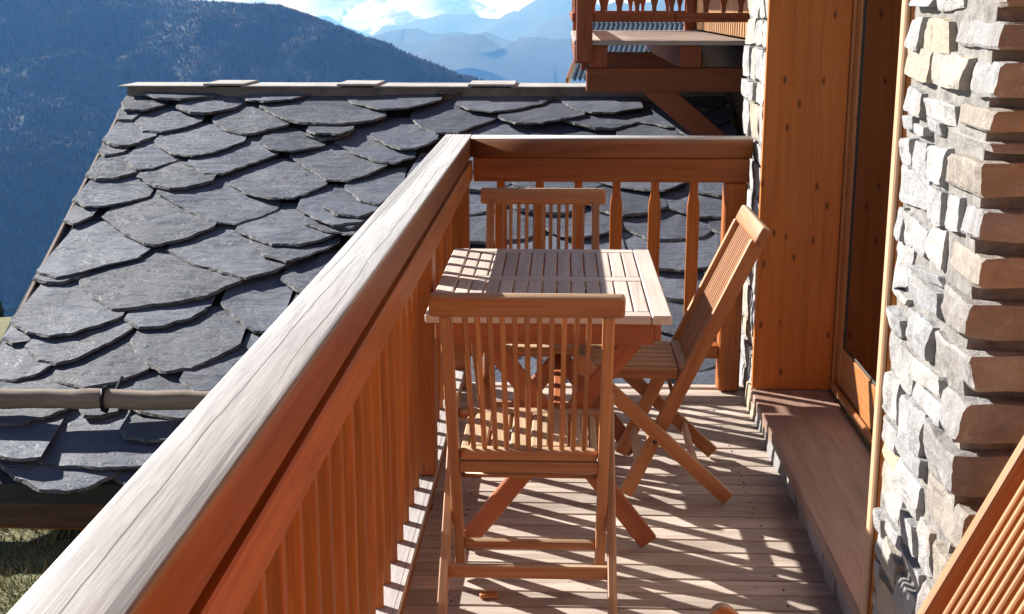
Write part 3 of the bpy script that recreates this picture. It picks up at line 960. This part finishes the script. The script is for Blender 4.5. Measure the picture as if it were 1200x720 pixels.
# roof base sheet
bm = bmesh.new()
top = [bm.verts.new(from_uv(u, v, 0.0)) for u, v in ((verge(0), 0.02), (UR, 0.02), (UR, VR), (verge(VR), VR))]
bot = [bm.verts.new(v.co - RN * 0.12) for v in top]
bm.faces.new(top)
bm.faces.new(bot[::-1])
for k in range(4):
    bm.faces.new((top[k], bot[k], bot[(k + 1) % 4], top[(k + 1) % 4]))
roof = hs(obj('roof', mesh_from_bm('roof', bm, plain('roof_underlay', (0.04, 0.04, 0.045), 0.9)), house))
def T1(l): return [(x / 3.0, 80 + y / 3.0) for x, y in l]
def T2(l): return [(x / 3.0, 300 + y / 3.0) for x, y in l]
def T3(l): return [(350 + x / 3.0, 60 + y / 3.0) for x, y in l]
edges_px = [
 T1([(505,120),(560,145),(640,150),(760,125),(800,105)]), T1([(415,150),(440,178),(510,180),(580,158)]),
 T1([(620,165),(670,190),(740,190),(830,165),(865,143)]), T1([(840,120),(870,145),(930,155),(1030,145),(1090,122)]),
 T1([(402,178),(415,205),(470,205),(490,188)]), T1([(475,205),(505,245),(570,250),(660,230),(715,207)]),
 T1([(742,200),(790,240),(850,260),(900,260),(1015,228)]), [(306,134),(336,153),(360,159),(400,160),(440,154),(453,148)],
 T1([(355,280),(400,300),(460,297),(550,262)]), T1([(545,280),(600,330),(680,345),(760,330),(865,282)]),
 T1([(913,288),(950,315),(1030,325),(1140,300)]), T1([(340,315),(370,330),(440,315)]), T1([(1080,262),(1110,280),(1200,282),(1240,262)]),
 T1([(440,345),(480,385),(540,380),(635,342)]), T1([(655,360),(720,400),(790,402),(880,365),(980,322)]),
 T1([(298,400),(340,415),(400,412),(490,388)]), T1([(483,403),(530,440),(600,458),(660,455),(755,428)]),
 T1([(808,430),(880,475),(960,495),(1040,495),(1155,440)]), [(339,188),(363,208),(383,223),(410,224),(437,214),(452,206)],
 T1([(255,488),(300,515),(370,512),(450,495),(525,473)]), T1([(555,460),(650,520),(740,570),(830,577),(930,545),(985,512)]),
 T1([(218,560),(260,570),(325,543)]), T1([(362,538),(430,600),(510,650),(570,657),(660,632),(755,588)]),
 T1([(833,598),(900,640),(960,665),(1060,670),(1140,650),(1195,618)]), [(350,253),(372,274),(395,285),(415,287),(440,270)],
 T2([(132,80),(200,106),(290,88),(400,57),(500,32),(532,0)]), T2([(118,100),(160,120),(230,117),(305,92)]),
 T2([(592,5),(680,60),(780,97),(870,122),(960,98),(1030,62),(1070,22)]), T2([(283,115),(330,180),(400,222),(470,220),(620,202),(740,178),(855,122)]),
 T2([(30,260),(100,305),(180,324),(260,314),(340,287),(435,247)]), T2([(443,252),(490,287),(580,284),(680,250),(745,207)]),
 T2([(775,190),(830,250),(900,300),(980,300)]), T2([(10,318),(50,337),(105,332),(115,308)]),
 T2([(93,352),(140,400),(200,417),(280,397),(400,332),(480,278)]), T2([(463,315),(480,380),(530,430),(590,450),(680,437),(780,387),(845,345)]),
 T2([(-90,430),(-20,470),(60,475),(125,455),(185,420)]), T2([(185,425),(200,470),(300,502),(420,482),(525,438)]),
 T2([(-90,580),(0,640),(80,642),(160,612),(240,577),(280,548)]), T2([(270,556),(300,602),(360,607),(420,582),(445,552)]),
 T2([(-130,690),(-60,760),(60,775),(150,772)]), T2([(0,655),(60,712),(140,755),(220,775),(330,782),(480,782),(560,770)]), T2([(428,645),(450,690),(520,705),(640,700)]),
 T2([(560,745),(600,790),(720,800),(830,770)]), T2([(430,560),(520,600),(640,620),(760,570)]),
 T3([(148,160),(190,215),(270,245),(340,252),(420,237),(505,203)]), T3([(458,152),(500,187),(560,182),(625,152)]),
 T3([(548,212),(600,240),(680,252),(760,242),(860,212),(905,178)]), T3([(918,195),(960,235),(1030,257),(1110,257),(1210,233)]),
 T3([(393,262),(430,300),(480,325),(560,320),(695,262)]), T3([(28,322),(80,345),(150,337),(195,313)]),
 T3([(253,322),(300,362),(360,387),(420,387),(490,350)]), T3([(128,342),(200,392),(270,422),(340,432),(410,402)]),
 T3([(700,270),(760,300),(860,300),(1010,262)]), T3([(163,512),(220,575),(290,590),(360,545)]), T3([(-2,590),(60,640),(130,680),(230,660)]),
 T2([(880,-20),(930,40),(1010,70),(1100,40),(1190,-10)]), T2([(990,120),(1050,170),(1130,180),(1230,130)]), T3([(90,600),(140,640),(220,650),(300,600)]),
]
def inside(poly, u, v):
    c = False
    j = len(poly) - 1
    for i in range(len(poly)):
        if (poly[i][1] > v) != (poly[j][1] > v) and u < (poly[j][0] - poly[i][0]) * (v - poly[i][1]) / (poly[j][1] - poly[i][1]) + poly[i][0]:
            c = not c
        j = i
    return c
rg = random.Random(77)
slates = []      # dict(poly, vb)
def add_slate(edge, traced):
    edge = sorted(edge, key=lambda p: p[0])
    u0, u1 = edge[0][0], edge[-1][0]
    vb = min(p[1] for p in edge)
    vt = max(edge[0][1], edge[-1][1])
    L = min(max(0.42, 0.55 * (u1 - u0)) + rg.uniform(0, 0.08), VR - 0.02 - vt)
    L = max(L, 0.05)
    w = u1 - u0
    up = [(u1 + 0.015 * rg.uniform(-1, 1) * w, edge[-1][1] + 0.02), (u1 - 0.07 * w * rg.random(), vt + L * rg.uniform(.8, 1)), (u0 + 0.07 * w * rg.random(), vt + L * rg.uniform(.8, 1)), (u0 + 0.015 * rg.uniform(-1, 1) * w, edge[0][1] + 0.02)]
    poly = [(max(a, verge(max(b, 0)) - 0.015), b) for a, b in edge + up]
    slates.append(dict(poly=poly, ne=len(edge), vb=vb, vt=vt + L, traced=traced, u0=u0, u1=u1))
for e in edges_px:
    add_slate([(p[0], max(p[1], -0.10 + 0.006 * rg.random())) for p in (uv(*q) for q in e)], True)
traced = list(slates)
# the rest of the roof: courses of rounded, uneven slates
v = -0.10
row = 0
def roof_w(u0, u1, vb, d):
    w = u1 - u0
    tip = u0 + w * rg.uniform(0.40, 0.70)
    return [(u0, vb + d * rg.uniform(.85, 1.1)), (u0 + w * 0.2, vb + d * rg.uniform(.35, .5)), (tip - 0.12 * w, vb + 0.01), (tip + 0.1 * w, vb), (u0 + w * 0.86, vb + d * rg.uniform(.28, .42)), (u1, vb + d * rg.uniform(.75, 1.0))]
while v < VR - 0.26:
    u = verge(max(v, 0)) - 0.05 - rg.random() * 0.3
    while u < UR - 0.1:
        w = rg.uniform(0.46, 0.80)
        e = roof_w(u, min(u + w, UR + 0.02), v + rg.uniform(-0.06, 0.06), 0.20)
        cu, cv = u + w * 0.5, v + 0.13
        hit = any(inside(s['poly'], cu, cv) for s in traced)
        if not hit and e[0][0] > verge(max(v, 0)) - 0.04:
            add_slate(e, False)
        u += w * 0.92
    v += 0.335
    row += 1
# shingle lapping: every slate rests on those below it
slates.sort(key=lambda s: s['vb'])
TH = 0.021
def und(s, v):
    return s['hu'] + (s['hl'] - s['hu']) * (s['vt'] - v) / max(0.05, s['vt'] - s['vb'])
placed = []
for s in slates:
    s['hu'], s['hl'] = 0.004, 0.012
    us = [s['u0'] + (s['u1'] - s['u0']) * f for f in (.08, .25, .42, .58, .75, .92)]
    vs = [s['vb'] + (s['vt'] - s['vb']) * f for f in (.04, .14, .26, .4, .55)]
    for q in placed:
        if q['u1'] < s['u0'] or q['u0'] > s['u1'] or q['vt'] < s['vb']:
            continue
        for vv in vs:
            fr = (s['vt'] - vv) / (s['vt'] - s['vb'])
            for uu in us:
                if inside(q['poly'], uu, vv) and inside(s['poly'], uu, vv):
                    need = und(q, vv) + TH * 0.75
                    have = und(s, vv)
                    if need > have:
                        s['hl'] = min(0.115, s['hu'] + (need - s['hu']) / fr)
    placed.append(s)
def slate_object(s):
    poly = s['poly']
    ne = s['ne']
    # resample the broken lower edge finely and roughen it
    pts = []
    for i in range(ne - 1):
        a, b = poly[i], poly[i + 1]
        n = max(2, int(math.hypot(b[0] - a[0], b[1] - a[1]) / 0.035))
        for k in range(n):
            f = k / n
            pts.append((a[0] + (b[0] - a[0]) * f, a[1] + (b[1] - a[1]) * f, 1))
    pts.append((*poly[ne - 1], 1))
    pts += [(*p, 0) for p in poly[ne:]]
    cu = sum(p[0] for p in pts) / len(pts); cv = s['vb'] + 0.2
    sd = rg.uniform(0, 100)
    bm = bmesh.new()
    th = TH * rg.uniform(0.5, 1.05)
    tw = rg.uniform(-0.035, 0.035)
    A, B, C = [], [], []
    for (u, v, e) in pts:
        j = mnoise.noise(Vector((u * 14, v * 14, sd))) * 0.016 + mnoise.noise(Vector((u * 45, v * 45, sd))) * 0.009 if e else 0
        dv = Vector((u - cu, v - cv)).normalized()
        uu, vv = u + dv.x * j, v + dv.y * j
        inset = (0.012 + 0.012 * abs(mnoise.noise(Vector((u * 30, v * 30, sd + 9))))) if e else 0.0
        h = und(s, vv) + tw * (uu - cu)
        A.append(bm.verts.new(from_uv(uu - dv.x * inset, vv - dv.y * inset, h + th)))
        B.append(bm.verts.new(from_uv(uu, vv, h + th * 0.5 + (rg.uniform(-.25, .25) * th if e else 0))))
        C.append(bm.verts.new(from_uv(uu - dv.x * 0.006, vv - dv.y * 0.006, h)))
    n = len(pts)
    f = bm.faces.new(A); f.material_index = 0
    for k in range(n):
        f1 = bm.faces.new((A[k], A[(k + 1) % n], B[(k + 1) % n], B[k])); f1.material_index = 1
        f2 = bm.faces.new((B[k], B[(k + 1) % n], C[(k + 1) % n], C[k])); f2.material_index = 1
    bmesh.ops.triangulate(bm, faces=[f])
    # local frame at the slate
    c = from_uv(cu, cv)
    Mx = Matrix((VX, UP, RN)).transposed().to_4x4(); Mx.translation = c
    bm.transform(Mx.inverted())
    me = mesh_from_bm('slate', bm, [MAT['slate'], MAT['slate_edge']])
    o = obj('slate', me, roof)
    o.matrix_basis = Mx
for s in slates:
    slate_object(s)

# ridge: mortar band with flat cap stones
yr, zr = from_uv(0, VR).y, from_uv(0, VR).z
uL = verge(VR)
def ridge_mesh():
    bm = bmesh.new()
    n = 150
    rows = []
    for i in range(n + 1):
        x = uL + 0.015 + (UR - uL - 0.015) * i / n
        j = mnoise.noise(Vector((x * 5, 0, 0))) * 0.02 + mnoise.noise(Vector((x * 17, 3, 0))) * 0.012
        yb_ = from_uv(x, VR - 0.23).y
        pr = [Vector((x, yb_ + j * 0.6, zr - 0.09)), Vector((x, yb_ + 0.012 + j * 0.5, zr - 0.03)), Vector((x, yb_ + 0.02 + j * 0.3, zr + 0.034)), Vector((x, yr, zr + 0.034)), Vector((x, yr + 0.2, zr + 0.034)), Vector((x, yr + 0.22, zr - 0.08))]
        rows.append([bm.verts.new(p) for p in pr])
    for a, b in zip(rows, rows[1:]):
        for k in range(6):
            bm.faces.new((a[k], b[k], b[(k + 1) % 6], a[(k + 1) % 6]))
    bm.faces.new(rows[0]); bm.faces.new(rows[-1])
    return mesh_from_bm('ridge_band', bm, MAT['ridge'])
rb = hs(obj('ridge_band', ridge_mesh(), house))
x = uL - 0.05
rg2 = random.Random(4)
caps = [(150, 252), (252, 290), (290, 405), (405, 442), (442, 555), (555, 600), (600, 700), (700, 800)]
for i, (a, b) in enumerate(caps):
    xa, xb = on_y(a, 104, yr).x, on_y(b, 104, yr).x
    z0 = zr + (0.035 if i % 2 == 0 else 0.0465)
    hs(abox('ridge_stone', xa - (0.0 if i % 2 == 0 else 0.03), xb + (0.0 if i % 2 == 0 else 0.03), yr - (0.225 if i % 2 == 0 else 0.235), yr + 0.25, z0, z0 + 0.011 + 0.006 * (i % 2), MAT['ridge_stone'], house, 0.004))
# verge board, fascia, eave board, wall
a, b = from_uv(verge(0) + 0.02, 0.0, -0.05), from_uv(verge(0.75) + 0.02, 0.75, -0.05)
hs(board('verge_board', from_uv(verge(0) - 0.012, 0.0, -0.05), from_uv(verge(0.75) - 0.012, 0.75, -0.05), 0.14, 0.022, MAT['pole'], house, RN))
hs(board('verge_board', from_uv(verge(0.75) - 0.012, 0.75, -0.05), from_uv(verge(VR) - 0.012, VR, -0.05), 0.14, 0.022, MAT['pole'], house, RN))
ez = EAVE.z
hs(abox('fascia', verge(0), UR, EAVE.y + 0.06, EAVE.y + 0.095, ez - 0.232, ez - 0.03, MAT['dark_wood'], house, 0.004))
hs(abox('eave_board', verge(0), UR, EAVE.y + 0.075, EAVE.y + 0.12, ez - 0.246, ez - 0.2325, MAT['rail'], house, 0.004))
hs(abox('wall', verge(0) + 0.5, UR, EAVE.y + 0.35, yr + 2.5, ez - 2.5, ez - 0.13, MAT['plaster'], house, 0.0))
# back slope
bm = bmesh.new()
q = [bm.verts.new(p) for p in ((uL, yr + 0.12, zr - 0.01), (UR, yr + 0.12, zr - 0.01), (UR, yr + 3.4, zr - 1.2), (uL, yr + 3.4, zr - 1.2))]
q2 = [bm.verts.new(v.co - Vector((0, 0, 0.12))) for v in q]
bm.faces.new(q); bm.faces.new(q2[::-1])
for k in range(4):
    bm.faces.new((q[k], q2[k], q2[(k + 1) % 4], q[(k + 1) % 4]))
hs(obj('back_roof', mesh_from_bm('back_roof', bm, MAT['slate']), house))
# snow guard pole with its iron hooks
vp = uv(120, 497)[1]
pl = hs(tube('snow_guard_pole', [from_uv(verge(0) - 0.1 + 0.07 * k, vp + 0.007 * mnoise.noise(Vector((k * 0.35, 5, 0))), 0.155 + 0.010 * mnoise.noise(Vector((k * 0.3, 0, 0)))) for k in range(62)], [0.050 + 0.007 * mnoise.noise(Vector((k * 0.5, 9, 0))) for k in range(62)], MAT['pole'], house, 12))
for ppx in (145, 420):
    u = uv(ppx, 467)[0]
    pts = [from_uv(u, vp + 0.25, 0.11), from_uv(u, vp + 0.07, 0.09)] + [from_uv(u, vp - 0.062 * math.cos(t), 0.155 + 0.062 * math.sin(t)) for t in (-2.2, -1.2, -.3, .6, 1.5, 2.4)]
    h = tube('pole_hook', pts, 0.011, MAT['iron'], house, 6)
    hs(h)

# ================================================================== NEIGHBOURING CHALET WITH BALCONY
YB = 9.0
chal = thing('timber_chalet', 'neighbouring timber chalet with a red-brown balcony on a braced beam', 'chalet', (1.3, YB, 0.3))
CL = chal.location.copy()
def cb(name, x0, x1, y0, y1, z0, z1, mat=None, bev=0.006, along=None):
    o = abox(name, x0, x1, y0, y1, z0, z1, mat or MAT['red_wood'], chal, bev, along=along)
    o.matrix_basis = Matrix.Translation(-CL) @ o.matrix_basis
    return o
XWALL = 1.27
# boarded wall facing the valley
for k in range(30):
    y0 = YB - 0.6 + 0.16 * k
    cb('wall_board', XWALL, XWALL + 0.03, y0, y0 + 0.157, 1.36, 4.2, MAT['bright_wood'], 0.003)
cb('lower_wall', XWALL + 0.01, XWALL + 0.4, YB - 2.2, YB + 5, -1.6, 1.345, MAT['dark_wood'], 0.0)
cb('gable_wall', XWALL + 0.031, 4.5, YB - 0.6, YB + 5, 1.36, 4.2, MAT['dark_wood'], 0.0)
# floor
for k in range(9):
    y0 = YB + 0.02 + 0.42 * k
    cb('floor_plank', 0.07, XWALL - 0.002, y0, y0 + 0.412, 1.315, 1.347, MAT['deck'], 0.003)
for x0, x1 in ((0.185, 0.305), (0.80, 0.955)):
    cb('joist', x0, x1, YB + 0.05, YB + 3.7, 1.162, 1.314)
cb('edge_joist', 0.075, 0.183, YB + 0.06, YB + 3.7, 1.19, 1.314)
cb('beam', 0.16, XWALL + 0.008, YB + 0.07, YB + 0.24, 0.995, 1.160)
cb('beam', 0.16, XWALL + 0.008, YB + 3.1, YB + 3.27, 0.995, 1.160)
a, b = Vector((0.62, YB + 0.155, 1.035)), Vector((1.30, YB + 0.155, 0.47))
br = board('brace', a, b, 0.155, 0.13, MAT['red_wood'], chal, Vector((0, 1, 0)).cross((b - a).normalized()), 0.006)
br.matrix_basis = Matrix.Translation(-CL) @ br.matrix_basis
cb('corner_post', 0.085, 0.197, YB - 0.005, YB + 0.105, 1.20, 2.40)
cb('corner_post', 0.085, 0.197, YB + 3.65, YB + 3.76, 1.348, 2.40)
cb('wall_post', 1.16, 1.262, YB + 3.65, YB + 3.76, 1.348, 2.40)
for nm, z0, z1 in (('lower_rail', 1.470, 1.533), ('handrail', 2.30, 2.38)):
    cb(nm, 0.199, XWALL - 0.003, YB + 0.02, YB + 0.085, z0, z1)
    cb(nm, 0.199, 1.158, YB + 3.67, YB + 3.735, z0, z1)
    cb(nm, 0.055, 0.12, YB + 0.107, YB + 3.648, z0, z1)
def cbal(x, y, along):
    a, b = Vector((x, y, 1.534)), Vector((x, y, 2.299))
    o = obj('baluster', baluster_mesh(2.299 - 1.534, 0.058, 0.03, 0.03, 0.028, 0.075, MAT['red_wood']), chal, frame_matrix(a, b, Vector(along)))
    o.matrix_basis = Matrix.Translation(-CL) @ o.matrix_basis
for k in range(9):
    cbal(0.265 + 0.118 * k, YB + 0.052, (1, 0, 0))
for k in range(8):
    cbal(0.285 + 0.118 * k, YB + 3.70, (1, 0, 0))
for k in range(27):
    cbal(0.088, YB + 0.20 + 0.13 * k, (0, 1, 0))

# ================================================================== HOUSE WITH RIBBED METAL ROOF, BEYOND
YM = 26.0
mh = thing('metal_roofed_house', 'distant house with a ribbed blue-grey sheet metal roof behind the chalet balcony', 'house', (3.0, YM + 3, ground_z(3, YM)))
ML = mh.location.copy()
p_bl = on_y(668, 95, YM); p_tl = on_y(694, 27, YM + 3.6); 
dv = p_tl - p_bl
W = 6.5
bm = bmesh.new()
nn = 60
prev = None
nrm_ = Vector((1, 0, 0)).cross(dv).normalized()
for i in range(nn * 4 + 1):
    f = (i % 4)
    h = 0.05 if f in (1, 2) else 0.0
    off = Vector((W * i / (nn * 4), 0, 0)) + nrm_ * h
    cur = (bm.verts.new(p_bl + off), bm.verts.new(p_tl + off))
    if prev:
        bm.faces.new((prev[0], cur[0], cur[1], prev[1]))
    prev = cur
bmesh.ops.solidify(bm, geom=bm.faces[:], thickness=0.02)
o = obj('roof', mesh_from_bm('roof', bm, MAT['zinc']), mh); o.matrix_basis = Matrix.Translation(-ML)
def mb(name, *a, mat):
    o = abox(name, *a, mat, mh, 0.0)
    o.matrix_basis = Matrix.Translation(-ML) @ o.matrix_basis
mb('wall', p_bl.x + 0.5, p_bl.x + W, YM + 0.6, YM + 6.5, ML.z - 2.0, p_bl.z + 0.02, mat=MAT['plaster'])
mb('ridge_cap', p_tl.x - 0.05, p_tl.x + W, p_tl.y - 0.10, p_tl.y + 0.10, p_tl.z + 0.02, p_tl.z + 0.09, mat=MAT['zinc'])
a_, b_ = p_bl + Vector((-0.06, 0, -0.05)), p_tl + Vector((-0.06, 0, -0.05))
o = board('verge_board', a_, b_, 0.22, 0.05, MAT['frame'], mh, nrm_); o.matrix_basis = Matrix.Translation(-ML) @ o.matrix_basis

# ================================================================== A FEW NEAR CONIFERS BELOW THE ROOF VERGE
def conifer(x, y, h, label, seed):
    z = ground_z(x, y)
    t = thing('conifer_tree', label, 'tree', (x, y, z), 0, 'conifers on the slope')
    tube('trunk', [(0, 0, -0.3), (0, 0, h * 0.5), (0.02, 0, h * 0.97)], [h * 0.022, h * 0.014, 0.01], MAT['dark_wood'], t, 7)
    rg = random.Random(seed)
    bm = bmesh.new()
    for i in range(2600):
        k = rg.random() ** 0.75
        zz = h * (0.08 + 0.92 * (1 - k))
        rad = h * 0.20 * k * (0.75 + 0.25 * math.sin(zz * 9 / h * 6.28)) * rg.random() ** 0.45
        a = rg.random() * 6.283
        p = Vector((rad * math.cos(a), rad * math.sin(a), zz - rad * 0.35))
        d = Vector((math.cos(a), math.sin(a), -0.35 + rg.uniform(-.3, .3))).normalized() * h * rg.uniform(.02, .04)
        s = Vector((-math.sin(a), math.cos(a), rg.uniform(-.5, .5))).normalized() * h * 0.010
        bm.faces.new([bm.verts.new(q) for q in (p - s, p + s, p + d)])
    M = MAT.get('needles')
    if not M:
        M = MAT['needles'] = plain('needles', (0.035, 0.055, 0.025), 0.9, scale=4, amt=0.4)
    obj('crown', mesh_from_bm('crown', bm, M), t)
for i, (px, Y, h, lab) in enumerate(((2, 30.0, 2.6, 'small dark conifer below the slate roof verge'), (-18, 33, 4.0, 'taller dark conifer farther down the slope'), (16, 36, 2.9, 'dark young conifer behind the verge of the slate roof'))):
    p = on_y(px, 385, Y)
    conifer(p.x, Y, h, lab, i)

# thin cable across the valley edge
p0, p1 = on_y(-60, 372, 26.0), on_y(60, 340, 40.0)
cable = tube('cable', [p0.lerp(p1, k / 8) + Vector((0, 0, -0.25 * (1 - (k / 4 - 1) ** 2))) for k in range(9)], 0.012, MAT['iron'], None, 5)
tag(cable, 'thin dark overhead cable beside the slate roof verge', 'cable')

# ================================================================== THE REST OF OUR OWN HOUSE, WITH AN ADDED SHADE OVERHANG
ow = abox('house_wall', 1.10, 1.34, -3.0, 2.26, -1.5, 2.9, MAT['lining'], None, 0.0, along='z')
tag(ow, 'boarded house wall behind the chair that leans by the stone pier', 'wall')
ov = thing('shade_overhang', 'unseen boarded overhang added above the balcony to deepen its shade', 'roof', (0.4, 2.0, 2.95))  # added out of view to block sky light and darken the balcony
for k in range(10):
    x0 = -0.55 + 0.2 * k
    sub(abox('board', x0, x0 + 0.197, -3.0, 5.75, 2.985, 3.01, MAT['dark_wood'], ov, 0.002), ov)

# ================================================================== GRASS IN FRONT OF THE LOW HOUSE
def grass():
    rg = random.Random(9)
    V, F = [], []
    def blade(x, y, h, lean, w):
        z = ground_z(x, y)
        a = rg.random() * 6.283
        dx, dy = math.cos(a) * w, math.sin(a) * w
        lx, ly = rg.uniform(-lean, lean), rg.uniform(-lean, lean)
        b = len(V)
        V.extend([(x - dx, y - dy, z - 0.01), (x + dx, y + dy, z - 0.01), (x + lx, y + ly, z + h)])
        F.append((b, b + 1, b + 2))
    for i in range(2600):
        cx_, cy_ = rg.uniform(-4.4, -0.7), rg.uniform(3.9, 5.95)
        for k in range(rg.randint(4, 9)):
            blade(cx_ + rg.gauss(0, .03), cy_ + rg.gauss(0, .03), rg.uniform(.015, .06), .04, rg.uniform(.003, .007))
    me = bpy.data.meshes.new('grass')
    me.from_pydata(V, [], F)
    me.materials.append(MAT['blade'])
    tag(obj('grass', me), 'short dry yellow-green grass in front of the low slate house', 'grass', kind='stuff')
def blade_mat():
    M = NT('grass_blades')
    n = M.noise(M.coords((1, 1, 1), False), 5.0, 4, 0.6)
    M.l(M.ramp(n, [(0.35, (0.15, 0.17, 0.07)), (0.5, (0.25, 0.25, 0.12)), (0.65, (0.36, 0.33, 0.18))]), M.b.inputs['Base Color'])
    M.val(M.b.inputs['Roughness'], 0.9)
    return M.m
MAT['blade'] = blade_mat()
grass()
